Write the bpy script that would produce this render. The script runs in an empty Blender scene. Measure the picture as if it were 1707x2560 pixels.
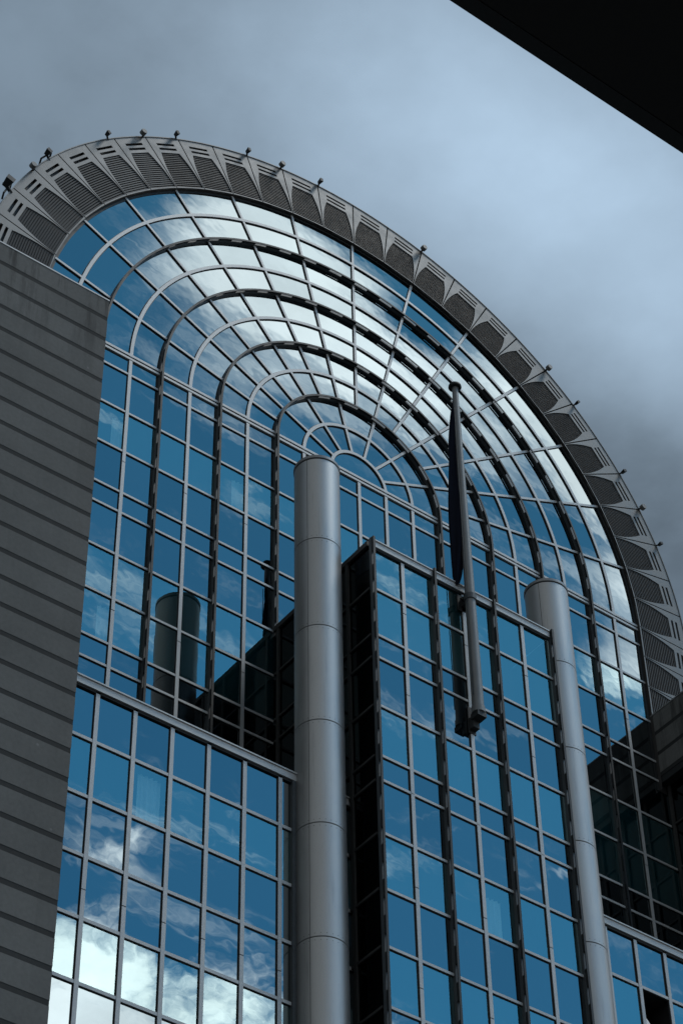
import bpy, math, random
import numpy as np
from mathutils import Vector, Matrix
from mathutils.bvhtree import BVHTree
random.seed(7)
K = 1.2                      # metres per facade module
PI = math.pi
scene = bpy.context.scene
COL = scene.collection

# ------------------------------------------------------------------ camera
F_PX = 5955.2
AZ, EL, RO = 0.661191439, 0.789421273, -0.0207447716
CAM = Vector((-30.3044, -38.0739, -50.4259))
fw = Vector((math.sin(AZ)*math.cos(EL), math.cos(AZ)*math.cos(EL), math.sin(EL)))
rt0 = Vector((math.cos(AZ), -math.sin(AZ), 0)); up0 = rt0.cross(fw)
rt = math.cos(RO)*rt0 + math.sin(RO)*up0
up = -math.sin(RO)*rt0 + math.cos(RO)*up0
cd = bpy.data.cameras.new('camera'); co = bpy.data.objects.new('camera', cd); COL.objects.link(co)
cd.sensor_fit = 'VERTICAL'; cd.sensor_height = 36; cd.sensor_width = 24
cd.lens = F_PX/2560*36; cd.clip_start = 0.1; cd.clip_end = 5000
m = Matrix((rt, up, -fw)).transposed().to_4x4(); m.translation = CAM*K
co.matrix_world = m; scene.camera = co
GROUND_Z = CAM.z - 1.65/K

def project(P):
    d = Vector(P) - CAM; w = d.dot(fw)
    return (853.5 + F_PX*d.dot(rt)/w, 1280 - F_PX*d.dot(up)/w)

# ------------------------------------------------------------------ materials
def new_mat(name):
    mt = bpy.data.materials.new(name); mt.use_nodes = True
    nt = mt.node_tree; nt.nodes.clear()
    return mt, nt
def N(nt, t, **kw):
    n = nt.nodes.new(t)
    for k, v in kw.items():
        if k.startswith('i_'):
            key = k[2:]
            key = int(key) if key.isdigit() else key.replace('_', ' ')
            n.inputs[key].default_value = v
        else: setattr(n, k, v)
    return n
def L(nt, a, b): nt.links.new(a, b)

def surface(name, col, rough=.5, metal=0., var=.12, scale=3., bump=0., bscale=60., stretch=(1, 1, 1), spec=.5, fine=.06):
    mt, nt = new_mat(name)
    out = N(nt, 'ShaderNodeOutputMaterial'); b = N(nt, 'ShaderNodeBsdfPrincipled')
    L(nt, b.outputs[0], out.inputs[0])
    tc = N(nt, 'ShaderNodeTexCoord'); mp = N(nt, 'ShaderNodeMapping'); mp.inputs['Scale'].default_value = stretch
    L(nt, tc.outputs['Object'], mp.inputs[0])
    n1 = N(nt, 'ShaderNodeTexNoise', i_Scale=scale, i_Detail=6., i_Roughness=.65); L(nt, mp.outputs[0], n1.inputs['Vector'])
    n2 = N(nt, 'ShaderNodeTexNoise', i_Scale=bscale, i_Detail=3.); L(nt, tc.outputs['Object'], n2.inputs['Vector'])
    r1 = N(nt, 'ShaderNodeMapRange', i_1=.3, i_2=.7, i_3=1-var, i_4=1+var); L(nt, n1.outputs[0], r1.inputs[0])
    r2 = N(nt, 'ShaderNodeMapRange', i_1=.3, i_2=.7, i_3=1-fine, i_4=1+fine); L(nt, n2.outputs[0], r2.inputs[0])
    mu = N(nt, 'ShaderNodeMath', operation='MULTIPLY'); L(nt, r1.outputs[0], mu.inputs[0]); L(nt, r2.outputs[0], mu.inputs[1])
    vm = N(nt, 'ShaderNodeVectorMath', operation='SCALE'); vm.inputs[0].default_value = col[:3]
    L(nt, mu.outputs[0], vm.inputs['Scale']); L(nt, vm.outputs[0], b.inputs['Base Color'])
    if name.startswith('brushed_column'):
        oi = N(nt, 'ShaderNodeObjectInfo'); ro = N(nt, 'ShaderNodeMapRange', i_1=0., i_2=1., i_3=.93, i_4=1.07); L(nt, oi.outputs['Random'], ro.inputs[0])
        mpd = N(nt, 'ShaderNodeMapping'); mpd.inputs['Scale'].default_value = (4, 4, .25); L(nt, tc.outputs['Object'], mpd.inputs[0])
        nd = N(nt, 'ShaderNodeTexNoise', i_Scale=1.5, i_Detail=6., i_Roughness=.7); L(nt, mpd.outputs[0], nd.inputs['Vector'])
        rd = N(nt, 'ShaderNodeMapRange', i_1=.55, i_2=.75, i_3=1., i_4=.78); L(nt, nd.outputs[0], rd.inputs[0])
        m2 = N(nt, 'ShaderNodeMath', operation='MULTIPLY'); L(nt, ro.outputs[0], m2.inputs[0]); L(nt, rd.outputs[0], m2.inputs[1])
        m3 = N(nt, 'ShaderNodeMath', operation='MULTIPLY'); L(nt, m2.outputs[0], m3.inputs[0]); L(nt, mu.outputs[0], m3.inputs[1]); L(nt, m3.outputs[0], vm.inputs['Scale'])
    rr = N(nt, 'ShaderNodeMapRange', i_1=.3, i_2=.7, i_3=max(.03, rough-.07), i_4=rough+.07); L(nt, n1.outputs[0], rr.inputs[0])
    L(nt, rr.outputs[0], b.inputs['Roughness'])
    b.inputs['Metallic'].default_value = metal
    b.inputs['Specular IOR Level'].default_value = spec
    if bump:
        bp = N(nt, 'ShaderNodeBump', i_Strength=bump, i_Distance=.02); L(nt, n2.outputs[0], bp.inputs['Height'])
        L(nt, bp.outputs[0], b.inputs['Normal'])
    return mt

def glass(name, refl, trans, body, wav=.08):
    """coated facade glass: mirror coat + some see-through + a little body tint and dust"""
    mt, nt = new_mat(name)
    out = N(nt, 'ShaderNodeOutputMaterial')
    gl = N(nt, 'ShaderNodeBsdfAnisotropic'); gl.inputs['Roughness'].default_value = .0
    gl.inputs['Color'].default_value = (*refl, 1)
    tr = N(nt, 'ShaderNodeBsdfTransparent'); tr.inputs[0].default_value = (*trans, 1)
    df = N(nt, 'ShaderNodeBsdfDiffuse')
    tc = N(nt, 'ShaderNodeTexCoord')
    n1 = N(nt, 'ShaderNodeTexNoise', i_Scale=.9, i_Detail=2.); L(nt, tc.outputs['Object'], n1.inputs['Vector'])
    bp = N(nt, 'ShaderNodeBump', i_Strength=wav, i_Distance=.02); L(nt, n1.outputs[0], bp.inputs['Height'])
    L(nt, bp.outputs[0], gl.inputs['Normal'])
    mp = N(nt, 'ShaderNodeMapping'); mp.inputs['Scale'].default_value = (3.5, 3.5, .6); L(nt, tc.outputs['Object'], mp.inputs[0])
    n2 = N(nt, 'ShaderNodeTexNoise', i_Scale=1.6, i_Detail=5., i_Roughness=.6); L(nt, mp.outputs[0], n2.inputs['Vector'])
    rg = N(nt, 'ShaderNodeMapRange', i_1=.35, i_2=.75, i_3=.75, i_4=1.35); L(nt, n2.outputs[0], rg.inputs[0])
    vm = N(nt, 'ShaderNodeVectorMath', operation='SCALE'); vm.inputs[0].default_value = body
    L(nt, rg.outputs[0], vm.inputs['Scale']); L(nt, vm.outputs[0], df.inputs[0])
    a1 = N(nt, 'ShaderNodeAddShader'); a2 = N(nt, 'ShaderNodeAddShader')
    L(nt, gl.outputs[0], a1.inputs[0]); L(nt, tr.outputs[0], a1.inputs[1])
    L(nt, a1.outputs[0], a2.inputs[0]); L(nt, df.outputs[0], a2.inputs[1]); L(nt, a2.outputs[0], out.inputs[0])
    return mt

M = {}
M['alu'] = surface('pale_aluminium', (.34, .354, .36), .45, .15, .12, 1.2, .0, 40, (1, 1, .35))
M['rib'] = surface('dark_painted_steel', (.050, .060, .068), .5, .1, .2, 2., 0, 50, spec=.3)
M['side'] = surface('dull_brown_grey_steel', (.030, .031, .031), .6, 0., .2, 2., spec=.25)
M['nose'] = surface('near_black_steel', (.016, .019, .021), .55, .0, .2, 2., spec=.25)
M['clad'] = surface('grey_cladding_metal', (.108, .112, .112), .5, .1, .16, 1.5, .0, 60)
M['louvre'] = surface('dark_louvre_metal', (.030, .030, .0295), .6, .0, .25, 2.2)
M['louvre_pale'] = surface('dusty_louvre_metal', (.075, .076, .076), .6, .0, .25, 1.6)
M['black'] = surface('black_void', (.008, .008, .009), .8)
M['reveal'] = surface('dark_reveal_metal', (.022, .022, .022), .6, 0., .2)
M['glass'] = glass('mirror_glass', (.20, .222, .228), (.02, .04, .05), (.0005, .0015, .0025))
M['vision'] = glass('mirror_glass_vision', (.225, .272, .270), (.36, .48, .50), (.002, .013, .016))
M['glass_b'] = glass('mirror_glass_greyer', (.175, .198, .206), (.02, .04, .05), (.0005, .0015, .0025))
M['dimmed_glass'] = glass('dimmed_side_glass', (.022, .026, .028), (.02, .02, .02), (.001, .001, .001))  # side panes: the loss of double reflections is put into the colour
M['column'] = surface('brushed_column_steel', (.33, .342, .346), .46, .75, .10, 1.0, .04, 90, (1, 1, .25))
M['cap'] = surface('dull_cap_steel', (.20, .205, .21), .45, .5, .1)
M['curtain'] = surface('pale_curtain_cloth', (.72, .74, .74), .9, 0, .06, 3, 0, 30, (3, 3, .3))
M['pole'] = surface('grey_pole_metal', (.13, .14, .145), .5, .2, .22, 3., .0, 60, (1, 1, .3))
M['flag'] = surface('navy_cloth', (.005, .007, .014), .9, 0, .35, 2.5, .1, 40, (2, 2, .4), spec=.08)
M['interior'] = surface('dim_interior', (.05, .055, .06), .9)
M['roofing'] = surface('dark_roofing', (.05, .05, .05), .8)
M['soffit'] = surface('dark_canopy_soffit', (.012, .012, .012), .9, 0, .2, .6)
M['blind'] = surface('white_roller_blind', (.75, .77, .78), .8, 0, .05)
M['paving'] = surface('grey_stone_paving', (.13, .13, .125), .8, 0, .2, .3, .2, 8)

def stone(name, col, stain_z=None):
    mt, nt = new_mat(name)
    out = N(nt, 'ShaderNodeOutputMaterial'); b = N(nt, 'ShaderNodeBsdfPrincipled'); L(nt, b.outputs[0], out.inputs[0])
    tc = N(nt, 'ShaderNodeTexCoord')
    big = N(nt, 'ShaderNodeTexNoise', i_Scale=.35, i_Detail=5., i_Roughness=.6); L(nt, tc.outputs['Object'], big.inputs['Vector'])
    mpv = N(nt, 'ShaderNodeMapping'); mpv.inputs['Scale'].default_value = (1.3, 1.3, .12); L(nt, tc.outputs['Object'], mpv.inputs[0])
    drip = N(nt, 'ShaderNodeTexNoise', i_Scale=1.7, i_Detail=6., i_Roughness=.65); L(nt, mpv.outputs[0], drip.inputs['Vector'])
    fine = N(nt, 'ShaderNodeTexNoise', i_Scale=55., i_Detail=4., i_Roughness=.7); L(nt, tc.outputs['Object'], fine.inputs['Vector'])
    mid = N(nt, 'ShaderNodeTexNoise', i_Scale=9., i_Detail=4.); L(nt, tc.outputs['Object'], mid.inputs['Vector'])
    spots = N(nt, 'ShaderNodeTexVoronoi', i_Scale=1.1); L(nt, tc.outputs['Object'], spots.inputs['Vector'])
    def rng(o, a, bb, c, d):
        r = N(nt, 'ShaderNodeMapRange', i_1=a, i_2=bb, i_3=c, i_4=d); L(nt, o, r.inputs[0]); return r.outputs[0]
    def mul(a, bb):
        q = N(nt, 'ShaderNodeMath', operation='MULTIPLY'); L(nt, a, q.inputs[0]); L(nt, bb, q.inputs[1]); return q.outputs[0]
    v = mul(mul(rng(big.outputs[0], .3, .7, .86, 1.14), rng(fine.outputs[0], .3, .7, .82, 1.18)), rng(mid.outputs[0], .3, .7, .92, 1.08))
    v = mul(v, rng(drip.outputs[0], .35, .7, 1.02, .96))
    sp = N(nt, 'ShaderNodeSeparateXYZ'); L(nt, tc.outputs['Object'], sp.inputs[0])     # slabs differ a little in tone
    xy = N(nt, 'ShaderNodeMath', operation='ADD'); L(nt, sp.outputs['X'], xy.inputs[0]); L(nt, sp.outputs['Y'], xy.inputs[1])
    fx = N(nt, 'ShaderNodeMath', operation='FLOOR'); dx = N(nt, 'ShaderNodeMath', operation='DIVIDE', i_1=1.9); L(nt, xy.outputs[0], dx.inputs[0]); L(nt, dx.outputs[0], fx.inputs[0])
    fz = N(nt, 'ShaderNodeMath', operation='FLOOR'); dz = N(nt, 'ShaderNodeMath', operation='DIVIDE', i_1=.778*K); az = N(nt, 'ShaderNodeMath', operation='SUBTRACT', i_1=(WING_TOP-GROUND_Z)*K)
    L(nt, sp.outputs['Z'], az.inputs[0]); L(nt, az.outputs[0], dz.inputs[0]); L(nt, dz.outputs[0], fz.inputs[0])
    cz = N(nt, 'ShaderNodeCombineXYZ'); L(nt, fx.outputs[0], cz.inputs[0]); L(nt, fz.outputs[0], cz.inputs[1])
    wn = N(nt, 'ShaderNodeTexWhiteNoise', noise_dimensions='2D'); L(nt, cz.outputs[0], wn.inputs['Vector'])
    v = mul(v, rng(wn.outputs['Value'], 0., 1., .93, 1.07))
    v = mul(v, rng(spots.outputs['Distance'], .03, .05, 1.5, 1.))
    if stain_z is not None:                       # rain streaks that run down from the coping
        sx = N(nt, 'ShaderNodeSeparateXYZ'); L(nt, tc.outputs['Object'], sx.inputs[0])
        near = rng(sx.outputs['Z'], stain_z-3.4*K, stain_z-.3*K, 0., 1.)
        st = rng(drip.outputs[0], .50, .64, 0., .62)
        s = mul(near, st)
        inv = N(nt, 'ShaderNodeMath', operation='SUBTRACT', i_0=1.); L(nt, s, inv.inputs[1])
        v = mul(v, inv.outputs[0])
    vm = N(nt, 'ShaderNodeVectorMath', operation='SCALE'); vm.inputs[0].default_value = col
    L(nt, v, vm.inputs['Scale']); L(nt, vm.outputs[0], b.inputs['Base Color'])
    b.inputs['Roughness'].default_value = .85; b.inputs['Specular IOR Level'].default_value = .25
    bp = N(nt, 'ShaderNodeBump', i_Strength=.35, i_Distance=.01); L(nt, fine.outputs[0], bp.inputs['Height']); L(nt, bp.outputs[0], b.inputs['Normal'])
    return mt
WING_TOP = -3.68
M['stone'] = stone('grey_granite', (.102, .106, .105), (WING_TOP-GROUND_Z)*K)
M['groove'] = stone('dark_granite_band', (.022, .0245, .0255))

# ------------------------------------------------------------------ mesh helpers (module units, scaled by K on build)
class MB:
    def __init__(s): s.v = []; s.f = []; s.mi = []; s.mats = []
    def mat(s, key):
        if key not in s.mats: s.mats.append(key)
        return s.mats.index(key)
    def poly(s, pts, key=None):
        i = len(s.v); s.v += [tuple(p) for p in pts]; s.f.append(tuple(range(i, i+len(pts)))); s.mi.append(s.mat(key) if key else 0)
    def quads(s, rings, key=None, closed=True, caps=True):
        n = len(rings[0]); i0 = len(s.v); k = s.mat(key) if key else 0
        for r in rings: s.v += [tuple(p) for p in r]
        for a in range(len(rings)-1):
            for b in range(n if closed else n-1):
                c = (b+1) % n
                s.f.append((i0+a*n+b, i0+a*n+c, i0+(a+1)*n+c, i0+(a+1)*n+b)); s.mi.append(k)
        if caps and closed:
            s.f.append(tuple(i0+b for b in reversed(range(n)))); s.mi.append(k)
            s.f.append(tuple(i0+(len(rings)-1)*n+b for b in range(n))); s.mi.append(k)
    def box(s, x0, x1, y0, y1, z0, z1, key=None):
        s.quads([[(x0, y0, z0), (x1, y0, z0), (x1, y1, z0), (x0, y1, z0)], [(x0, y0, z1), (x1, y0, z1), (x1, y1, z1), (x0, y1, z1)]], key)
    def fbox(s, fr, a0, a1, b0, b1, h0, h1, key=None):      # box in a facade frame
        s.quads([[fr(a0, b0, h0), fr(a1, b0, h0), fr(a1, b1, h0), fr(a0, b1, h0)],
                 [fr(a0, b0, h1), fr(a1, b0, h1), fr(a1, b1, h1), fr(a0, b1, h1)]], key)
    def tube(s, pts, radii, n=12, key=None):
        rings = []
        for i, p in enumerate(pts):
            p = Vector(p); q = Vector(pts[min(i+1, len(pts)-1)]) - Vector(pts[max(i-1, 0)]); q.normalize()
            a = q.cross(Vector((0, 1, 0)) if abs(q.y) < .9 else Vector((1, 0, 0))).normalized(); b = q.cross(a)
            r = radii[i] if isinstance(radii, (list, tuple)) else radii
            rings.append([p + r*(math.cos(t)*a + math.sin(t)*b) for t in [2*PI*j/n for j in range(n)]])
        s.quads(rings, key)
    def sweep(s, path, prof, key=None):
        """path: list of (point(x,z), normal(nx,nz)); prof: list of (n,h) -> world (x+n*nx, y, z+n*nz)"""
        rings = [[(p[0]+q[0]*nr[0], q[1], p[1]+q[0]*nr[1]) for q in prof] for p, nr in path]
        s.quads(rings, key)
    def build(s, name, key=None, parent=None, smooth=False, fix=True, base=None):
        me = bpy.data.meshes.new(name)
        o0 = Vector(parent['o']) if parent is not None and 'o' in parent else Vector(base or (0, 0, 0))
        me.from_pydata([tuple((Vector(v)-o0)*K) for v in s.v], [], s.f)
        ks = s.mats or [key]
        for k in ks: me.materials.append(M[k])
        if s.mats: me.polygons.foreach_set('material_index', s.mi)
        if fix:
            import bmesh
            bm = bmesh.new(); bm.from_mesh(me); bmesh.ops.recalc_face_normals(bm, faces=bm.faces); bm.to_mesh(me); bm.free()
        if smooth: me.polygons.foreach_set('use_smooth', [True]*len(me.polygons))
        me.update()
        o = bpy.data.objects.new(name, me); COL.objects.link(o)
        if parent is not None: o.parent = parent
        elif base: o.location = Vector(base)*K
        return o
def thing(name, label, cat, loc=(0, 0, 0), group=None, kind=None):
    o = bpy.data.objects.new(name, None); COL.objects.link(o); o.location = Vector(loc)*K; o['o'] = tuple(float(v) for v in loc)
    o.empty_display_size = .2
    return tag(o, label, cat, group, kind)
def tag(o, label, cat, group=None, kind=None):
    if label: o['label'] = label
    if cat: o['category'] = cat
    if group: o['group'] = group
    if kind: o['kind'] = kind
    return o
def sub(o, parent_thing):       # keep coordinate origin for sub-parts
    o['o'] = tuple(parent_thing['o']); return o
def smooth_by_angle(o, deg=40):
    me = o.data; me.polygons.foreach_set('use_smooth', [True]*len(me.polygons))
    me.set_sharp_from_angle(angle=math.radians(deg))

def fY(y0): return lambda a, b, h: (a, y0-h, b)          # facade facing -Y
def fX(x0): return lambda a, b, h: (x0-h, a, b)          # facade facing -X

# ------------------------------------------------------------------ storey rows
S_, T_ = .735, 1.556
ROWS = [0.]; KINDR = []
for c in 'STTTSTTTSTTSTTTTSTTTSTTT':
    ROWS.append(ROWS[-1] - (S_ if c == 'S' else T_)); KINDR.append(c)
VIS = set(); cnt = 0
for i, c in enumerate(KINDR):                 # the clear vision panes: every second tall row of a storey
    if c == 'S': cnt = 0
    else:
        cnt += 1
        if cnt in (2,): VIS.add(i)
VIS |= {7, 10, 13, 15}
Z_MID, Z_LOW = ROWS[6], ROWS[12]              # roofs of the projecting blocks (-7.7 and -15.4)
Z_END = -32.

# ------------------------------------------------------------------ occluders for choosing the panes that show
ov, of = [], []
def occ_box(x0, x1, y0, y1, z0, z1):
    i = len(ov)
    ov.extend([(x0, y0, z0), (x1, y0, z0), (x1, y1, z0), (x0, y1, z0), (x0, y0, z1), (x1, y0, z1), (x1, y1, z1), (x0, y1, z1)])
    of.extend([tuple(i+j for j in q) for q in ((0, 1, 2, 3), (4, 5, 6, 7), (0, 1, 5, 4), (1, 2, 6, 5), (2, 3, 7, 6), (3, 0, 4, 7))])
occ_box(-20, -11.1, -4, 6, -60, WING_TOP); occ_box(11.05, 20, -4, 6, -60, WING_TOP)
occ_box(-11.1, -3, -2.99, -.02, -60, Z_LOW); occ_box(-2.99, 2.99, -4.14, -.02, -60, Z_MID); occ_box(3, 11, -2.99, -.02, -60, Z_LOW)
occ_box(-4.5, -3.5, -3.7, -3.05, -60, -4.84); occ_box(3.5, 4.5, -3.7, -3.05, -60, -4.84)
BV = BVHTree.FromPolygons(ov, of)
def shown(pts):
    """share of the picture a pane shows (px of the 1707 wide photo)"""
    c = sum((Vector(p) for p in pts), Vector())/len(pts)
    uv = [project(p) for p in pts]
    area = abs(sum(uv[i][0]*uv[(i+1) % len(uv)][1]-uv[(i+1) % len(uv)][0]*uv[i][1] for i in range(len(uv))))/2
    hit = 0; tot = 0
    for p in pts:
        for t in (.25, .55, .9):
            q = c + (Vector(p)-c)*t; tot += 1
            u, v = project(q)
            if not (0 <= u < 1707 and 0 <= v < 2560): continue
            d = q-CAM; dist = d.length
            h = BV.ray_cast(CAM, d.normalized(), dist-.03)
            if h[0] is None: hit += 1
    return area*hit/tot

class Glazing:
    def __init__(s, top): s.top = top; s.items = []
    def add(s, pts, key, nrm):
        c = sum((Vector(p) for p in pts), Vector())/len(pts)
        ax = Vector((random.gauss(0, 1), random.gauss(0, 1), random.gauss(0, 1)))*.0013
        n = Vector(nrm)
        q = [Vector(p) + n*(ax.dot(Vector(p)-c)) for p in pts]     # each pane sits a hair out of true
        if key == 'glass' and random.random() < .3: key = 'glass_b'
        s.items.append((shown(pts), q, key))
    def finish(s, limit=100):
        s.items.sort(key=lambda t: -t[0])
        for a, q, key in s.items[:limit]:
            if a <= 0: break
            mb = MB(); mb.poly(q); mb.build('window_pane', key, s.top, fix=False)
        rest = [t for i, t in enumerate(s.items) if i >= limit or t[0] <= 0]
        if rest:
            mb = MB()
            for a, q, key in rest: mb.poly(q, key)
            tag(mb.build('window_pane', None, s.top, fix=False), None, None, kind='stuff')

def fin(mb, fr, a, b0, b1, hg):
    """dark vertical fin: web, slot, nose bar held by spacers.  hg = height of glass"""
    mb.fbox(fr, a-.045, a+.045, b0, b1, hg, hg+.095, 'rib')
    mb.fbox(fr, a-.032, a+.032, b0, b1, hg+.145, hg+.168, 'nose')
    n = int((b1-b0)/.98)
    for i in range(n+1):
        z = b1 - i*.98
        mb.fbox(fr, a-.03, a+.03, max(b0, z-.5), z, hg+.095, hg+.145, 'nose')

def vbar(mb, fr, a, b0, b1, h0, h1, w=.052, joints=()):
    js = sorted([j for j in joints if b0 < j < b1], reverse=True)
    zs = [b1]+js+[b0]
    for i in range(len(zs)-1):
        mb.fbox(fr, a-w, a+w, zs[i+1]+(.012 if i < len(zs)-2 else 0), zs[i]-(.012 if i else 0), h1-.022, h1, 'alu')
    mb.fbox(fr, a-w+.012, a+w-.012, b0, b1, h0, h1-.022, 'nose')
    mb.fbox(fr, a-w-.022, a+w+.022, b0, b1, h0, h0+.006, 'nose')
    if js: mb.fbox(fr, a-w+.01, a+w-.01, b0, b1, h0+.001, h1-.012, 'nose')
JOINTS = [-4.25, -9.65, -12.35, -15.4, -18.1, -20.8, -23.5, -26.2]

# ================================================================== ARCHED BUILDING
A = thing('arched_building', 'tall building with a round-arched mirror-glass front and grey louvred rim', 'building', (0, 0, GROUND_Z))
R0, R1 = 11.0, 13.03
GL = .05                                                   # glass sits 0.05 behind the mullion faces
SEG = PI/14
def ang(k): return PI/2 - k*SEG                            # k = 0 is the vertical spoke
def rp(r, t, y): return (r*math.cos(t), y, r*math.sin(t))
fr = fY(GL)
gz = Glazing(A)
def sector(r0, r1, t0, t1, n=6):
    a = [rp(r0, t0+(t1-t0)*i/n, GL) for i in range(n+1)] if r0 > 0 else [(0, GL, 0)]
    b = [rp(r1, t0+(t1-t0)*i/n, GL) for i in range(n+1)]
    return b + a[::-1]
gz.add([rp(1, PI*i/16, GL) for i in range(17)], 'glass', (0, -1, 0))
for r in (1, 2):
    for k in range(7): gz.add(sector(r, r+1, PI*k/7, PI*(k+1)/7, 8), 'glass', (0, -1, 0))
for r in range(3, 11):
    for k in range(14): gz.add(sector(r, r+1 if r < 10 else 11.06, PI*k/14, PI*(k+1)/14), 'glass', (0, -1, 0))
XEND = {-11: -11.3, 11: 11.3}
for i in range(-11, 11):
    bot = Z_MID if -3 <= i < 3 else Z_LOW
    for j in range(len(ROWS)-1):
        z1, z0 = ROWS[j], max(ROWS[j+1], bot-.3)
        if z1 <= bot: break
        x0, x1 = XEND.get(i, i), XEND.get(i+1, i+1)
        gz.add([(x0, GL, z0), (x1, GL, z0), (x1, GL, z1), (x0, GL, z1)], 'vision' if j in VIS else 'glass', (0, -1, 0))
gz.finish()

def arcpath(r, zl, zr, n=96):
    p = [((-r, zl), (-1, 0))] + [((r*math.cos(PI-PI*i/n), r*math.sin(PI-PI*i/n)), (math.cos(PI-PI*i/n), math.sin(PI-PI*i/n))) for i in range(n+1)] + [((r, zr), (1, 0))]
    return p
def rect(n0, n1, h0, h1, y=GL): return [(n0, y-h0), (n1, y-h0), (n1, y-h1), (n0, y-h1)]
for r in (3, 5, 7, 9):                                     # dark ribs: arc + both legs, one part each
    mb = MB(); bot = Z_MID if r == 3 else Z_LOW
    pth = arcpath(r, bot-.2, bot-.2)
    mb.sweep(pth, rect(-.045, .045, 0, .085), 'rib'); mb.sweep(pth, rect(-.032, .032, .14, .165), 'nose')
    n = int(PI*r/.98)
    for i in range(n):
        t0 = PI*(i)/n; t1 = PI*(i+.5)/n
        pp = [((r*math.cos(t), r*math.sin(t)), (math.cos(t), math.sin(t))) for t in (t0, (t0+t1)/2, t1)]
        mb.sweep(pp, rect(-.03, .03, .085, .14), 'nose')
    for sx in (-1, 1):
        z = 0
        while z > bot:
            mb.fbox(fr, sx*r-.03, sx*r+.03, z-.5, z, .085, .14, 'nose'); z -= .98
    mb.build('dark_rib', None, A)
for r in (1, 2, 4, 6, 8, 10):                              # pale glazing arcs with their vertical legs
    mb = MB(); bot = Z_MID if r < 3 else Z_LOW
    n = 80
    pp = [((r*math.cos(PI-PI*i/n), r*math.sin(PI-PI*i/n)), (math.cos(PI-PI*i/n), math.sin(PI-PI*i/n))) for i in range(n+1)]
    w = .052
    mb.sweep(pp, rect(-w, w, .028, .05), 'alu'); mb.sweep(pp, rect(-w+.012, w-.012, 0, .028), 'nose'); mb.sweep(pp, rect(-w-.022, w+.022, 0, .006), 'nose')
    mb.build('glazing_arc', None, A)
for x in (-10, -8, -6, -4, -2, -1, 0, 1, 2, 4, 6, 8, 10):
    bot = Z_MID if abs(x) < 3 else Z_LOW
    mb = MB(); vbar(mb, fr, x, bot-.1, -.16, 0, .05, joints=JOINTS); mb.build('mullion', None, A)
def spoke(t, r0, r1):
    mb = MB(); w = .042; c, s = math.cos(t), math.sin(t)
    def q(r, n, h): return (r*c - n*s, GL-h, r*s + n*c)
    mb.quads([[q(r0, -w, .026), q(r0, w, .026), q(r0, w, .047), q(r0, -w, .047)], [q(r1, -w, .026), q(r1, w, .026), q(r1, w, .047), q(r1, -w, .047)]], 'alu')
    mb.quads([[q(r0, -w+.01, 0), q(r0, w-.01, 0), q(r0, w-.01, .026), q(r0, -w+.01, .026)], [q(r1, -w+.01, 0), q(r1, w-.01, 0), q(r1, w-.01, .026), q(r1, -w+.01, .026)]], 'nose')
    mb.quads([[q(r0, -w-.02, 0), q(r0, w+.02, 0), q(r0, w+.02, .0065), q(r0, -w-.02, .0065)], [q(r1, -w-.02, 0), q(r1, w+.02, 0), q(r1, w+.02, .0065), q(r1, -w-.02, .0065)]], 'nose')
    mb.build('spoke', None, A)
for k in range(1, 7): spoke(PI*k/7, 1.05, 2.94)
for k in range(1, 14): spoke(PI*k/14, 3.06, 11.04)
mb = MB()
for z0, z1 in ((.015, .105), (-.13, -.05)): mb.fbox(fr, -11.3, 11.3, z0, z1, 0, .052, 'alu')
mb.fbox(fr, -11.3, 11.3, -.05, .015, 0, .02, 'nose')
mb.build('springline_rail', None, A)
for j in range(1, 13):
    z = ROWS[j]; mb = MB()
    spans = [(-11.3, 11.3)] if z > Z_MID else [(-11.3, -3.02), (3.02, 11.3)]
    for a0, a1 in spans:
        mb = MB(); mb.fbox(fr, a0, a1, z-.036, z+.036, .020, .042, 'alu'); mb.fbox(fr, a0, a1, z-.03, z+.03, 0, .020, 'nose'); mb.fbox(fr, a0, a1, z-.055, z+.045, 0, .007, 'nose'); mb.build('transom', None, A)
# --- the louvred rim
YB = -.08
def panel(q, name_parent, pale=False):
    """q(s, r, y): s in [-.5,.5] across the panel, r along the radius"""
    fm = MB(); d = .05
    rl0, rl1 = 11.05, 12.42
    n = 14
    def half(r):                                       # half width of the louvred field
        u = (r-rl0)/(rl1-rl0)
        return .474 - .185*max(0, u)**2
    for sg in (-1, 1):                                 # curved flaring frames at either side
        rings = []
        for i in range(n+1):
            r = rl0+(rl1-rl0)*i/n; a = half(r)*sg; b = .484*sg
            rings.append([q(a, r, YB), q(b, r, YB), q(b, r, YB+d), q(a, r, YB+d)])
        fm.quads(rings, 'clad')
        rings = [[q(.27*sg, r, YB), q(.484*sg, r, YB), q(.484*sg, r, YB+d), q(.27*sg, r, YB+d)] for r in (rl1, R1)]
        fm.quads(rings, 'clad')
    for r0, r1 in ((rl1, 12.53), (12.62, 12.71), (12.80, R1)):
        fm.quads([[q(-.27, r, YB), q(.27, r, YB), q(.27, r, YB+d), q(-.27, r, YB+d)] for r in (r0, r1)], 'clad')
    fm.quads([[q(-.484, r, YB), q(.484, r, YB), q(.484, r, YB+d), q(-.484, r, YB+d)] for r in (11.0, rl0)], 'clad')
    fr_o = fm.build('cladding_panel', None, name_parent); sub(fr_o, name_parent)
    lm = MB(); ns = 18
    key = 'louvre_pale' if pale else 'louvre'
    for i in range(ns):
        r = rl0 + (rl1-rl0)*(i+.1)/ns; r2 = r+(rl1-rl0)*.66/ns
        a, b = half(r)+.01, half(r2)+.01
        lm.quads([[q(-a, r, YB+.012), q(a, r, YB+.012), q(a, r, YB+.06), q(-a, r, YB+.06)],
                  [q(-b, r2, YB+.03), q(b, r2, YB+.03), q(b, r2, YB+.06), q(-b, r2, YB+.06)]], key)
    lm.build('louvre', None, fr_o)
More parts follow.
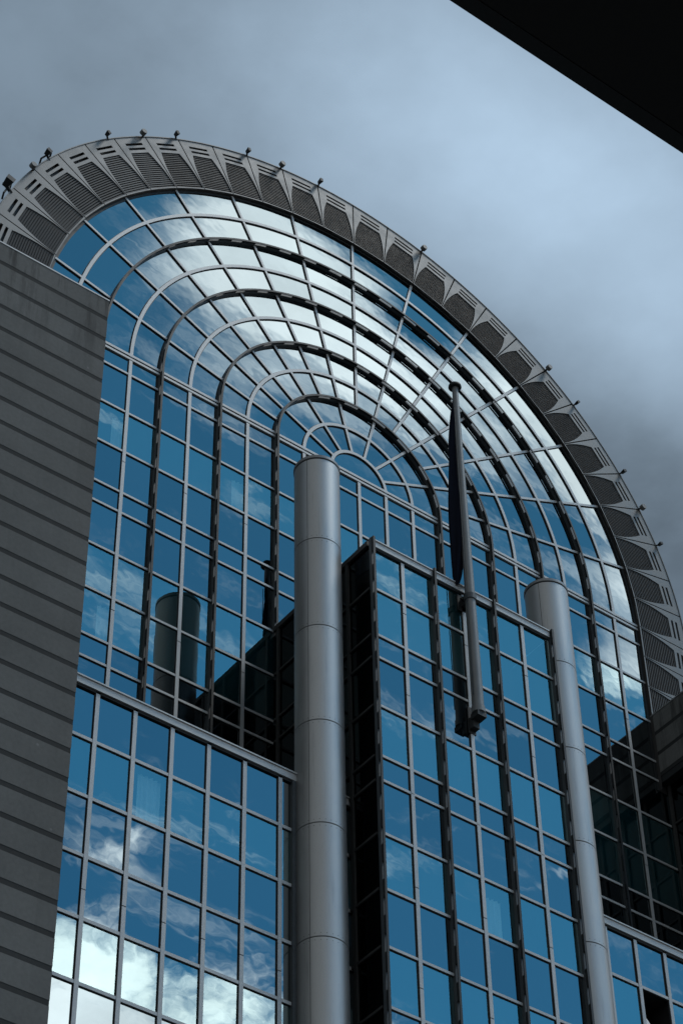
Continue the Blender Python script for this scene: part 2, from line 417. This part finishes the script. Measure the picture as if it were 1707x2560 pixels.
for k in range(28):
    tm = PI*(k+.5)/28; w = PI/28
    def q(s, r, y, tm=tm, w=w):
        t = tm - s*w; return (r*math.cos(t), y, r*math.sin(t))
    panel(q, A, k in (20, 21))
PH = 11*PI/28
for sg in (-1, 1):
    for j in range(4):
        zc = -(j+.5)*PH
        def q(s, r, y, zc=zc, sg=sg): return (sg*r, y, zc+s*PH*sg)
        panel(q, A)
mb = MB(); zb = -6.5                                       # dark backing behind the rim, its soffit edge and outer edge
mb.sweep(arcpath(0, zb, zb), [(R0, YB+.12), (R1-.01, YB+.12), (R1-.01, 1.5), (R0+.004, 1.5)], 'reveal')
mb.build('rim_backing', None, A)
mb = MB()
mb.sweep(arcpath(0, zb, zb), [(R0-.012, YB-.01), (R0, YB-.01), (R0, GL+.0), (R0-.012, GL+.0)], 'reveal')
mb.sweep(arcpath(0, zb, zb), [(R0-.10, GL-.028), (R0-.013, GL-.028), (R0-.013, GL-.002), (R0-.10, GL-.002)], 'nose')
mb.build('rim_reveal', None, A)
mb = MB(); mb.sweep(arcpath(0, zb, zb), [(R1, YB-.02), (R1+.03, YB-.02), (R1+.03, 2.0), (R1, 2.0)], 'clad'); mb.build('rim_edge', None, A)
mb = MB(); mb.sweep(arcpath(0, -8, -8), [(R1-.5, 1.51), (R1-.3, 1.51), (R1-.3, 40), (R1-.5, 40)], 'roofing'); mb.build('roof_vault', None, A)
mb = MB()
mb.poly([rp(11.2, PI*i/48, 1.4) for i in range(49)] + [(-11.2, 1.4, -60), (11.2, 1.4, -60)], 'interior')
for j, z in enumerate(ROWS[:13]):
    if j and (j-1) in VIS: mb.box(-11.1, 11.1, GL+.06, 1.39, z-.03, z+.05, 'interior')
mb.build('interior_wall', None, A)

# ================================================================== PROJECTING GLASS BLOCKS
def top_rail(mb, f, a0, a1, z, hg):
    mb.fbox(f, a0, a1, z-.13, z+.06, hg, hg+.09, 'alu')
    mb.fbox(f, a0, a1, z+.06, z+.10, hg, hg+.12, 'alu')
    mb.fbox(f, a0, a1, z-.19, z-.13, hg, hg+.05, 'nose')

# --- middle block
Bm = thing('glass_block', 'middle glass block with four dark fins, carrying the flagpole on its front', 'building', (0, -2, GROUND_Z))
YM = -4.15
fm_ = fY(YM); gz = Glazing(Bm)
for i in range(-3, 3):
    for j in range(6, len(ROWS)-1):
        if ROWS[j+1] < Z_END: break
        gz.add([(i, YM, ROWS[j+1]), (i+1, YM, ROWS[j+1]), (i+1, YM, ROWS[j]), (i, YM, ROWS[j])], 'vision' if j in VIS else 'glass', (0, -1, 0))
ys = [YM, -3.2, -2.2, -1.2, -.2]
for a in range(4):
    for j in range(6, len(ROWS)-1):
        if ROWS[j+1] < Z_END: break
        y0, y1 = ys[a], ys[a+1]
        gz.add([(-3.0, y0, ROWS[j+1]), (-3.0, y1, ROWS[j+1]), (-3.0, y1, ROWS[j]), (-3.0, y0, ROWS[j])], 'dimmed_glass', (-1, 0, 0))
gz.finish()
for x in (-3, -1, 1, 3):
    mb = MB(); fin(mb, fm_, x + (.0 if x > -3 else .0), Z_END, Z_MID+.14, .0); mb.build('fin', None, Bm)
for x in (-2, 0, 2):
    mb = MB(); vbar(mb, fm_, x, Z_END, Z_MID-.13, 0, .05, joints=JOINTS); mb.build('mullion', None, Bm)
for j in range(7, len(ROWS)):
    if ROWS[j] < Z_END: break
    mb = MB(); z = ROWS[j]; mb.fbox(fm_, -3, 3, z-.036, z+.036, .020, .042, 'alu'); mb.fbox(fm_, -3, 3, z-.03, z+.03, 0, .020, 'nose'); mb.fbox(fm_, -3, 3, z-.055, z+.045, 0, .007, 'nose'); mb.build('transom', None, Bm)
mb = MB(); top_rail(mb, fm_, -2.94, 2.94, Z_MID, 0); mb.build('top_rail', None, Bm)
fs = fX(-3.0)
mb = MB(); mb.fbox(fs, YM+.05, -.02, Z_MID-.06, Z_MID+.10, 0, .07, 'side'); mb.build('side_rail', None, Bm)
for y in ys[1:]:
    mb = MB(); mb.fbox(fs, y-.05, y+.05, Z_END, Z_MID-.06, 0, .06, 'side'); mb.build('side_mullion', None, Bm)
mb = MB()
for j in range(7, len(ROWS)):
    if ROWS[j] < Z_END: break
    mb.fbox(fs, YM+.05, -.02, ROWS[j]-.035, ROWS[j]+.035, 0, .045, 'side')
mb.build('side_transom', None, Bm)
mb = MB(); mb.box(-2.95, 2.95, YM+.05, -.03, Z_MID-.1, Z_MID+.04, 'roofing'); mb.build('roof', None, Bm)
mb = MB(); mb.box(2.955, 2.99, YM+.06, -.03, -60, Z_MID-.11, 'side'); mb.build('side_wall', None, Bm)
mb = MB(); mb.box(-2.6, 2.6, YM+1.1, -.3, -60, Z_MID-.2, 'interior'); mb.build('interior_wall', None, Bm)

# --- low blocks left and right
def low_block(label, mulls, xa, xb, posts):
    B = thing('glass_block', label, 'building', ((xa+xb)/2, -1.5, GROUND_Z))
    YL = -3.0; f = fY(YL); gz = Glazing(B)
    rows = [Z_LOW - T_*i*1.0 for i in range(14)]
    xs = sorted(set([xa]+mulls+[xb]+posts))
    hole = None
    for i in range(len(xs)-1):
        for j in range(len(rows)-1):
            if rows[j+1] < Z_END-4: break
            if xa > 0 and abs(xs[i]-6) < .01 and j == 1: continue          # the one window that stands open
            gz.add([(xs[i], YL, rows[j+1]), (xs[i+1], YL, rows[j+1]), (xs[i+1], YL, rows[j]), (xs[i], YL, rows[j])],
                   'vision' if j in (1, 4) else 'glass', (0, -1, 0))
    gz.finish()
    for x in mulls:
        mb = MB(); vbar(mb, f, x, Z_END-4, Z_LOW-.13, 0, .05, w=.052, joints=[-20.9, -26.3]); mb.build('mullion', None, B)
    for x in posts:
        mb = MB(); mb.fbox(f, x-.06, x+.06, Z_END-4, Z_LOW-.13, 0, .09, 'rib'); mb.build('corner_post', None, B)
    for j in range(1, len(rows)):
        if rows[j] < Z_END-4: break
        mb = MB(); z = rows[j]; mb.fbox(f, xa, xb, z-.042, z+.042, .020, .042, 'alu'); mb.fbox(f, xa, xb, z-.036, z+.036, 0, .020, 'nose'); mb.fbox(f, xa, xb, z-.06, z+.05, 0, .007, 'nose'); mb.build('transom', None, B)
    mb = MB(); top_rail(mb, f, xa, xb, Z_LOW, 0); mb.build('top_rail', None, B)
    mb = MB(); mb.box(xa, xb, YL+.06, -.03, Z_LOW-.1, Z_LOW+.04, 'roofing'); mb.build('roof', None, B)
    mb = MB(); mb.box(xa+.1, xb-.1, YL+1.2, -.3, -60, Z_LOW-.2, 'black' if xa > 0 else 'interior'); mb.build('interior_wall', None, B)
    return B
Bl = low_block('low glass block between the striped stone wall and the taller column, mirroring white clouds', [-10, -9, -8, -7, -6, -5], -11.1, -3.0, [-4.62])
Br = low_block('low glass block at the bottom right with one black open window', [5, 6, 7, 8, 9, 10], 3.0, 11.0, [4.62])
# the open window: a dark reveal box and a pale blind hanging in it
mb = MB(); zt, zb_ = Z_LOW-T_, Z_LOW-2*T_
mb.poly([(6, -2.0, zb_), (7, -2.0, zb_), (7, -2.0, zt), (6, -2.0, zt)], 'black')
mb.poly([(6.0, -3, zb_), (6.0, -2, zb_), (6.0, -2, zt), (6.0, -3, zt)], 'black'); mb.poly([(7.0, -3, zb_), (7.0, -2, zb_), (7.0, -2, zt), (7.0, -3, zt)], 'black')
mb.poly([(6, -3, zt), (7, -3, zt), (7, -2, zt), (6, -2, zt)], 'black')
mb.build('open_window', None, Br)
mb = MB(); pr = []
for i in range(11):
    t = PI/2*i/10; pr.append((6.07+.30*math.sin(t), zt-.78-.42*(1-math.cos(t))*1.1))
mb.quads([[(x, y, z) for x, z in [(6.06, zb_)]+[(6.06, zt-.76)]+pr+[(6.40, zb_)]] for y in (-2.93, -2.80)], 'blind')
tag(mb.build('window_blind', None, None, base=(6.2, -2.9, zb_)), 'pale rounded blind hanging inside the black open window', 'blind')

# ================================================================== STONE WINGS
def courses(mb, f, a0, a1, ztop, zbot, hb):
    z = ztop; pitch = .778; first = True
    while z > zbot:
        g = .14
        z0 = max(z-(pitch-g), zbot)
        mb.fbox(f, a0, a1, z0, z, -.3, 0., 'stone')
        z = z0
        if z <= zbot: break
        mb.fbox(f, a0+.004, a1-.004, z-g, z, -.31, -.005, 'groove'); z -= g
W = thing('stone_wing', 'grey granite wall striped with dark horizontal grooves at the left edge', 'building', (-14, 0, GROUND_Z))
mb = MB(); courses(mb, fY(-4.0), -24, -11.11, WING_TOP, GROUND_Z, 0); mb.build('wall', None, W)
mb = MB(); courses(mb, fX(-11.41), -3.69, 5, WING_TOP, GROUND_Z, 0)
mb2 = MB(); mb2.box(-23.7, -11.42, -3.68, 8, GROUND_Z, WING_TOP-.1, 'stone'); mb2.build('wall_core', None, W)
mb = MB(); mb.box(-24, -11.10, -4.012, 8, WING_TOP+.002, WING_TOP+.05, 'cap'); mb.build('coping', None, W)
W2 = thing('stone_wing', 'dark stone wing with glazing below, jutting out at the right edge', 'building', (14, 0, GROUND_Z))
ZS = -6.0
mb = MB(); courses(mb, fX(11.0), -3.99, GL+.9, WING_TOP, ZS, 0); mb.build('wall', None, W2)
mb = MB(); courses(mb, fY(-4.0), 11.0, 24, WING_TOP, ZS, 0); mb.build('front_wall', None, W2)
mb = MB(); mb.box(11.31, 24, -3.69, 8, ZS, WING_TOP-.02, 'stone'); mb.build('wall_core', None, W2)
mb = MB(); mb.box(10.985, 24, -4.012, 8, WING_TOP+.002, WING_TOP+.05, 'cap'); mb.build('coping', None, W2)
mb = MB(); mb.box(11.02, 24, -3.97, 8, ZS-.25, ZS-.001, 'nose'); mb.build('soffit', None, W2)
fw2 = fX(11.3); gz = Glazing(W2)
yy = [GL+.02, -.85, -1.85, -2.85, -3.85]
rz = [ZS-.25]+[z for z in ROWS if z < ZS-.5 and z > -34]
for a in range(4):
    for j in range(len(rz)-1):
        gz.add([(11.3, yy[a], rz[j+1]), (11.3, yy[a+1], rz[j+1]), (11.3, yy[a+1], rz[j]), (11.3, yy[a], rz[j])], 'dimmed_glass', (-1, 0, 0))
gz.finish()
for y in (-.1, -.85, -1.85, -2.85, -3.85):
    mb = MB(); mb.fbox(fw2, y-.05, y+.05, rz[-1], ZS-.25, 0, .06, 'side'); mb.build('side_mullion', None, W2)
mb = MB()
for z in rz[1:]: mb.fbox(fw2, -3.9, GL-.06, z-.035, z+.035, 0, .045, 'side')
mb.build('side_transom', None, W2)
mb = MB(); mb.box(11.4, 24, -3.8, 8, GROUND_Z, ZS-.26, 'black'); mb.build('interior_wall', None, W2)

# ================================================================== COLUMNS
def column(xc, label):
    yc, r, zt = -3.21, .60, -4.84
    c = thing('steel_column', label, 'column', (xc, yc, GROUND_Z), 'round metal columns in front of the glass')
    rings = [-7.9, -10.89, -13.92, -16.97, -20.09, -23.2, -26.3, -29.4, -32.5, -36, -39.5, -43, -46.5]
    zs = [zt-.13]+rings+[GROUND_Z]
    n = 72
    def cyl(mb, r, z0, z1, key, ch=.012):
        prof = [(r-ch, z0), (r, z0+ch), (r, z1-ch), (r-ch, z1)]
        mb.quads([[(xc+q*math.cos(2*PI*i/n), yc+q*math.sin(2*PI*i/n), z) for i in range(n)] for q, z in prof], key)
    for i in range(len(zs)-1):
        mb = MB(); cyl(mb, r, zs[i+1]+.006, zs[i]-.006, 'column'); o = mb.build('drum', None, c); smooth_by_angle(o, 30)
    mb = MB(); cyl(mb, r-.012, GROUND_Z, zt-.1, 'nose', .001); o = mb.build('core', None, c); smooth_by_angle(o)
    mb = MB(); cyl(mb, r+.018, zt-.11, zt, 'cap'); cyl(mb, r-.15, zt, zt+.03, 'cap'); o = mb.build('cap', None, c); smooth_by_angle(o)
    mb = MB()
    for az in (math.radians(180+28), math.radians(180+28+180), math.radians(180+28+90+180)):     # cover strips over the vertical seams
        c0, s0 = math.cos(az), math.sin(az)
        for i in range(len(zs)-1):
            z0, z1 = zs[i+1]+.01, zs[i]-.01; w = .005
            mb.quads([[(xc+(r-.01)*c0-s0*w, yc+(r-.01)*s0+c0*w, z), (xc+(r-.01)*c0+s0*w, yc+(r-.01)*s0-c0*w, z),
                       (xc+(r+.003)*c0+s0*w, yc+(r+.003)*s0-c0*w, z), (xc+(r+.003)*c0-s0*w, yc+(r+.003)*s0+c0*w, z)] for z in (z0, z1)], 'nose')
    mb.build('seam_strip', None, c)
    mb = MB()
    for z in rings[:6]:
        for i in range(28):
            az = 2*PI*i/28
            for dz in (-.09, .09):
                p = Vector((xc+r*math.cos(az), yc+r*math.sin(az), z+dz)); q = Vector((math.cos(az), math.sin(az), 0))
                mb.tube([p-q*.01, p+q*.004], .008, 6, 'nose')
    tag(mb.build('rivet', None, c), None, None, kind='stuff')
    return c
column(-3.98, 'large round grey metal column left of the middle glass block')
column(3.98, 'round grey metal column beside the right corner fin of the middle glass block')

# ================================================================== FLAGPOLE + FLAG
PY = -4.47
P = thing('flagpole', 'tapered grey flagpole bracketed to the front of the middle glass block', 'flagpole', (0, PY, -12.1))
mb = MB(); mb.tube([(0, PY, -12.0), (0, PY, -8.2), (0, PY, -.02)], [.155, .135, .085], 24, 'pole'); o = mb.build('pole', None, P); smooth_by_angle(o)
mb = MB(); mb.tube([(0, PY, -.04), (0, PY, -.01), (0, PY, .05), (0, PY, .10)], [.17, .19, .18, .08], 24, 'nose'); o = mb.build('finial', None, P); smooth_by_angle(o)
mb = MB(); mb.tube([(0, PY, -8.3), (0, PY, -8.12)], .165, 24, 'rib'); mb.box(-.09, .09, PY+.1, YM-.02, -8.36, -8.06, 'nose'); mb.box(-.2, .2, YM-.05, YM-.02, -8.5, -7.95, 'nose')
mb.tube([(-.2, PY+.16, -8.2), (.2, PY+.16, -8.2)], .035, 8, 'nose'); mb.build('upper_bracket', None, P)
mb = MB(); mb.tube([(0, PY, -12.12), (0, PY, -11.93)], .175, 24, 'pole'); mb.box(-.14, .14, PY-.14, PY+.14, -12.28, -12.12, 'nose'); mb.box(-.10, .10, PY+.1, YM-.02, -12.5, -12.14, 'nose')
mb.box(-.11, .11, YM-.06, YM-.02, -12.6, -11.75, 'nose'); mb.build('base_bracket', None, P)
mb = MB(); mb.tube([(-.125, PY-.05, -1.0), (-.17, PY-.06, -6.5), (-.17, PY-.05, -11.6)], .012, 6, 'nose'); mb.build('halyard', None, P)
mb = MB(); rings = []
prof = [(-.5, -.02, .02), (-.55, -.07, .045), (-1.2, -.13, .10), (-2.2, -.19, .135), (-3.4, -.24, .165), (-4.6, -.27, .185), (-5.6, -.30, .19), (-6.4, -.32, .175), (-7.0, -.345, .15), (-7.4, -.37, .115), (-7.62, -.38, .07), (-7.70, -.385, .025)]
def lerp_prof(z):
    for i in range(len(prof)-1):
        a, b = prof[i], prof[i+1]
        if a[0] >= z >= b[0]:
            t = (z-a[0])/(b[0]-a[0]); return (a[1]+(b[1]-a[1])*t, a[2]+(b[2]-a[2])*t)
    return prof[-1][1:]
NZ = 90
for i in range(NZ+1):
    z = -.5-7.2*i/NZ; cx, w = lerp_prof(z); ring = []
    for j in range(40):
        t = 2*PI*j/40
        fold = 1+.22*math.sin(5*t+.9*math.sin(z*.9)+z*.25)+.10*math.sin(9*t-z*.5)
        off = .80*abs(cx)+.01*math.sin(z*2.3) + .88*w*fold*math.cos(t); th_ = .30*w*fold*math.sin(t) + .03*math.sin(2.6*t+z)*min(1, w/.1)
        ring.append((-.80*off+.60*th_, PY+.60*off+.80*th_, z+.02*math.sin(3*t)))
    rings.append(ring)
mb.quads(rings, 'flag'); o = mb.build('flag', None, None, base=(-.2, PY, -.5)); smooth_by_angle(o, 60)
tag(o, 'furled dark navy flag hanging limp along the flagpole', 'flag')

# ================================================================== FLOODLIGHTS ON THE RIM
names = {-5.04: 'round pale disc lamp on the rim, leftmost of the round ones', -3.05: 'round pale disc lamp on the rim above the white dusty louvres',
         -1.03: 'round pale disc lamp on the rim, third round one from the left', .99: 'round pale disc lamp on the rim, third round one from the right',
         3.0: 'round pale disc lamp on the rim, second round one from the right', 5.0: 'round pale disc lamp on the rim, lowest on the right'}
for k, lab in names.items():
    r, t = 13.10, ang(k); c, s = math.cos(t), math.sin(t); x, z = r*c, r*s
    o = thing('floodlight', lab, 'floodlight', (x, -.1, z), 'floodlights along the arch rim')
    mb = MB(); mb.tube([(x, -.30, z), (x, -.26, z), (x, -.16, z)], [.09, .10, .10], 20, 'clad'); b = mb.build('lamp_disc', None, o); smooth_by_angle(b)
    mb = MB(); mb.tube([(x-.1*c, -.1, z-.1*s), (x, -.2, z)], .035, 8, 'nose'); mb.build('bracket', None, o)
spots = [(-5.58, 1.9, 'black'), (-4.68, 1.25, 0), (-3.6, 1., 0), (-2.53, 1., 0), (-1.5, 1., 0), (-.49, 1.05, 0), (3.52, .95, 0), (4.5, 1., 0), (5.5, .9, 0)]
lab = ['bulky black floodlight on the rim at the left edge of the picture', 'black floodlight on the rim between the two leftmost round lamps', 'black floodlight on the rim just left of the crown disc lamp',
       'black floodlight on the rim just right of the crown disc lamp', 'black floodlight on the rim, next one left of the third round lamp', 'black floodlight standing up from the rim right of the third round lamp',
       'small black floodlight on the right side of the rim, topmost of three', 'small black floodlight on the right side of the rim, middle of three', 'small black floodlight on the right side of the rim, lowest of three']
for (k, sc, _), lb in zip(spots, lab):
    t = ang(k); c, s = math.cos(t), math.sin(t); r = 13.04
    def q(n, h, y): return (r*c + n*c - h*s, y, r*s + n*s + h*c)        # n outward, h tangential
    o = thing('floodlight', lb, 'floodlight', q(0, 0, -.05), 'floodlights along the arch rim')
    mb = MB(); mb.tube([q(-.05, 0, -.05), q(.16*sc, 0, -.18)], .03*sc, 8, 'nose'); mb.build('bracket', None, o)
    mb = MB()
    sc *= .72; hw, hd = .055*sc, .10*sc
    mb.quads([[q(.10*sc, -hw, -.12), q(.10*sc, hw, -.12), q(.22*sc, hw, -.12), q(.22*sc, -hw, -.12)],
              [q(.06*sc, -hw*1.25, -.12-.24*sc), q(.06*sc, hw*1.25, -.12-.24*sc), q(.25*sc, hw*1.25, -.12-.24*sc), q(.25*sc, -hw*1.25, -.12-.24*sc)]], 'nose')
    mb.build('lamp_head', None, o)
    if sc > .8:
        mb = MB()
        for h in (-.3, .3): mb.tube([q(.05, h, .1), q(.12, h, -.1)], .03, 6, 'nose')
        mb.tube([q(.12, -.3, -.1), q(.12, .3, -.1)], .03, 6, 'nose'); mb.build('mounting_rail', None, o)

# ================================================================== CURTAINS BEHIND THE GLASS
def curtain(x0, x1, zt, zb, y, lb):
    mb = MB(); n = max(8, int((x1-x0)*40)); pts = []
    for i in range(n+1):
        x = x0+(x1-x0)*i/n; pts.append((x, y+.03*math.sin(i*1.25)+.012*math.sin(i*.37)))
    mb.quads([[(x, yy_, z) for x, yy_ in pts] for z in (zb, zt)], 'curtain', closed=False)
    o = mb.build('curtain', None, None, base=((x0+x1)/2, y, zb), fix=False); smooth_by_angle(o, 60)
    tag(o, lb, 'curtain', 'curtains behind the facade glass')
def crow(j): return ROWS[j]-.22, ROWS[j+1]+.03
for j, w in ((2, 'highest'), (5, 'second highest'), (7, 'third highest')):
    zt, zb_ = crow(j)
    curtain(-8.33, -7.82, zt, zb_, .22, 'pale curtain behind the arch glass beside the stone wall, %s of three' % w)
    zt, zb_ = crow(j)
for j, w in ((2, 'upper'), (5, 'lower')):
    zt, zb_ = crow(j); curtain(-4.36, -3.9, zt, zb_, .22, 'pale curtain behind the arch glass just left of the big column, %s of two' % w)
curtain(-8.7, -8.1, Z_LOW-T_-.1, Z_LOW-2*T_+.03, -2.8, 'pale curtain in the low left block, second pane row, second bay from the wall')
zt, zb_ = crow(10); curtain(.25, .7, ROWS[13]-.3, ROWS[14]+.03, -3.95, 'pale curtain in the middle block, low beside the central mullion')
curtain(2.22, 2.36, ROWS[9]-.9, ROWS[10]+.03, -3.95, 'narrow pale curtain near the right corner fin of the middle block')

# ================================================================== CANOPY, GROUND
Cn = thing('canopy', 'black underside of a canopy cutting across the top right corner', 'canopy', (-25, -38, CAM.z+6))
mb = MB(); zc = CAM.z+6; mb.box(-60, 30, -44, -35.30, zc, zc+.7, 'soffit'); mb.build('deck', None, Cn)
mb = MB(); mb.box(-60, 30, -35.296, -35.246, zc+.002, zc+.75, 'nose'); mb.build('edge_trim', None, Cn)
for x in (-52, -8, 22):
    mb = MB(); mb.tube([(x, -43, GROUND_Z), (x, -43, zc-.004)], .3, 20, 'soffit'); mb.build('post', None, Cn)
mb = MB(); gs = 1500
mb.poly([(-gs, -gs, GROUND_Z), (gs, -gs, GROUND_Z), (gs, gs, GROUND_Z), (-gs, gs, GROUND_Z)]); o = mb.build('ground', 'paving'); tag(o, 'grey stone paved square in front of the building', None, kind='structure')

# ================================================================== SKY AND SUN
SUN_EL, SUN_AZ = math.radians(64), math.radians(118)          # azimuth clockwise from +Y
w = bpy.data.worlds.new('World'); scene.world = w; w.use_nodes = True
nt = w.node_tree; nt.nodes.clear()
out = N(nt, 'ShaderNodeOutputWorld'); bg = N(nt, 'ShaderNodeBackground', i_Strength=.1); L(nt, bg.outputs[0], out.inputs[0])
sky = N(nt, 'ShaderNodeTexSky'); sky.sky_type = 'NISHITA'; sky.sun_disc = False
sky.sun_elevation = SUN_EL; sky.sun_rotation = SUN_AZ; sky.air_density = 1.; sky.dust_density = .4; sky.ozone_density = 2.
tc = N(nt, 'ShaderNodeTexCoord'); sx = N(nt, 'ShaderNodeSeparateXYZ'); L(nt, tc.outputs['Generated'], sx.inputs[0])
def mth(op, a, b=None, clamp=False):
    n = N(nt, 'ShaderNodeMath', operation=op); n.use_clamp = clamp
    for i, v in enumerate((a, b)):
        if v is None: continue
        if isinstance(v, (int, float)): n.inputs[i].default_value = v
        else: L(nt, v, n.inputs[i])
    return n.outputs[0]
def sstep(v, a, b, c=0., d=1.):
    n = N(nt, 'ShaderNodeMapRange', interpolation_type='SMOOTHSTEP', i_1=a, i_2=b, i_3=c, i_4=d); L(nt, v, n.inputs[0]); return n.outputs[0]
zc_ = mth('MAXIMUM', sx.outputs['Z'], .06)
px = mth('DIVIDE', sx.outputs['X'], zc_); py = mth('DIVIDE', sx.outputs['Y'], zc_)     # cloud layer seen from below
cp = N(nt, 'ShaderNodeCombineXYZ'); L(nt, px, cp.inputs[0]); L(nt, py, cp.inputs[1]); PV = cp.outputs[0]
def noise(scale, detail=8., rough=.6, vec=None, dist=0., sc=(1, 1, 1), rot=0., off=(0, 0, 0)):
    mp = N(nt, 'ShaderNodeMapping'); mp.inputs['Scale'].default_value = sc; mp.inputs['Rotation'].default_value = (0, 0, rot); mp.inputs['Location'].default_value = off
    L(nt, vec or PV, mp.inputs[0])
    n = N(nt, 'ShaderNodeTexNoise', i_Scale=scale, i_Detail=detail, i_Roughness=rough, i_Distortion=dist); L(nt, mp.outputs[0], n.inputs['Vector']); return n.outputs[0]
def blob(cx, cy, rx, ry, rot=0., ss=(1., 0., 0., 1.)):
    mp = N(nt, 'ShaderNodeMapping', vector_type='TEXTURE'); mp.inputs['Location'].default_value = (cx, cy, 0); mp.inputs['Scale'].default_value = (rx, ry, 1); mp.inputs['Rotation'].default_value = (0, 0, rot)
    L(nt, PV, mp.inputs[0])
    ln = N(nt, 'ShaderNodeVectorMath', operation='LENGTH'); L(nt, mp.outputs[0], ln.inputs[0])
    return sstep(ln.outputs['Value'], *ss)
def total(vals):
    a = vals[0]
    for b in vals[1:]: a = mth('ADD', a, b)
    return a
def gain(v, g): return mth('MULTIPLY', v, g)
# heaped clouds low in the south and thin high wisps
cum_b = total([gain(blob(.672, -1.125, .060, .055), .78), gain(blob(.66, -1.165, .03, .03), .3), gain(blob(.725, -1.32, .13, .20, .2), .90), gain(blob(.83, -1.28, .12, .16), .66), gain(blob(.93, -1.25, .12, .13), .50),
               gain(blob(.2, -1.6, .5, .3), .5), gain(blob(1.6, -1.2, .4, .6), .4), gain(blob(-.6, -1.0, .5, .6), .5)])
cum_n = noise(12., 10., .62, dist=.3, off=(.3, .1, 0))
cum = sstep(total([cum_b, gain(mth('SUBTRACT', cum_n, .5), 2.3)]), .30, .92)
wis_b = total([gain(blob(.465, -.650, .10, .060, -.1), 1.0), gain(blob(.43, -.630, .06, .028, .0), .35), gain(blob(.675, -.655, .13, .032, -.26), .95), gain(blob(.745, -.690, .09, .035, -.35), .75), gain(blob(.80, -.735, .08, .05, -.4), .6),
               gain(blob(.50, -.70, .16, .10, .1), .46), gain(blob(.64, -.70, .19, .09, -.2), .50), gain(blob(.55, -.645, .04, .025), -.26), gain(blob(.845, -.795, .07, .06), .72), gain(blob(.50, -.785, .07, .045), .20), gain(blob(.57, -.81, .05, .04), .26),
               gain(blob(.385, -.70, .05, .07), -.22), gain(blob(.6, -.30, .9, .2), .45), gain(blob(-.3, -.4, .6, .4), .4)])
wis_n = noise(9., 9., .62, dist=.5, sc=(.38, 1.6, 1), rot=.95, off=(1.3, 2.1, 0))
wis_f = noise(26., 6., .6, dist=.4, sc=(.3, 1.7, 1), rot=1.1)
wis = sstep(total([wis_b, gain(mth('SUBTRACT', wis_n, .5), 2.2), gain(mth('SUBTRACT', wis_f, .5), .85)]), .14, 1.08)
thin = gain(sstep(noise(14., 8., .7, dist=.5, sc=(.6, 1.4, 1), rot=.7, off=(4, 1, 0)), .60, .9), .14)
dens = mth('MAXIMUM', mth('MAXIMUM', cum, wis), thin)
shade = sstep(noise(7., 6., .55, off=(2, 7, 0)), .3, .7, .72, 1.1)
def scale_col(col, v):
    n = N(nt, 'ShaderNodeVectorMath', operation='SCALE'); n.inputs[0].default_value = col
    if isinstance(v, (int, float)): n.inputs['Scale'].default_value = v
    else: L(nt, v, n.inputs['Scale'])
    return n.outputs[0]
white = scale_col((38., 41., 41.8), shade)
def mix(f, a, b):
    n = N(nt, 'ShaderNodeMix', data_type='RGBA'); L(nt, f, n.inputs[0]); L(nt, a, n.inputs[6]); L(nt, b, n.inputs[7]); return n.outputs[2]
skc = N(nt, 'ShaderNodeVectorMath', operation='MULTIPLY'); skc.inputs[1].default_value = (.52, 1.62, 1.86); L(nt, sky.outputs[0], skc.inputs[0])
rear = mix(dens, skc.outputs[0], white)
# pale veil added outside the mirrored clearing as neutral fill light, stronger to the right
fill_veil = blob(.70, -.88, .66, .66, 0., (.95, 1.6, 0., 1.))
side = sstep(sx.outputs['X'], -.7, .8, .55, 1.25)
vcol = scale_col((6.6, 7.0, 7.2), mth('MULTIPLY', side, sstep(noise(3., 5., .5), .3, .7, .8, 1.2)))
rear = mix(fill_veil, rear, vcol)
# the overcast bank over the building
g1 = noise(2.6, 5., .5, off=(.9, .2, 0)); g2 = noise(9., 6., .55, off=(5, 3, 0))
lum = total([sstep(g1, .3, .7, -.10, .10), sstep(g2, .3, .7, -.08, .08), gain(blob(.57, .525, .36, .15, .05), .72)])
lum = mth("ADD", lum, .47)
gray = scale_col((3.65, 4.9, 6.25), lum)
front = sstep(py, -.22, .12)
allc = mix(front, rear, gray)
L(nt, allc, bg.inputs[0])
sd = bpy.data.lights.new('sun', 'SUN'); so = bpy.data.objects.new('sun', sd); COL.objects.link(so)
sd.energy = 1.2; sd.angle = math.radians(14); sd.color = (1., .96, .9)
sdir = Vector((math.sin(SUN_AZ)*math.cos(SUN_EL), math.cos(SUN_AZ)*math.cos(SUN_EL), math.sin(SUN_EL)))
so.rotation_euler = sdir.to_track_quat('Z', 'Y').to_euler(); so.location = (0, -60, 60)

# ------------------------------------------------------------------ lay the whole place on the ground (z = 0)
for o in bpy.data.objects:
    if o.parent is None: o.location.z -= GROUND_Z*K
for o in bpy.data.objects:
    if 'o' in o.keys(): del o['o']
scene.view_settings.view_transform = 'Standard'; scene.view_settings.look = 'None'
scene.view_settings.exposure = 0; scene.view_settings.gamma = 1
scene.cycles.max_bounces = 8; scene.cycles.transparent_max_bounces = 8
scene.render.film_transparent = False
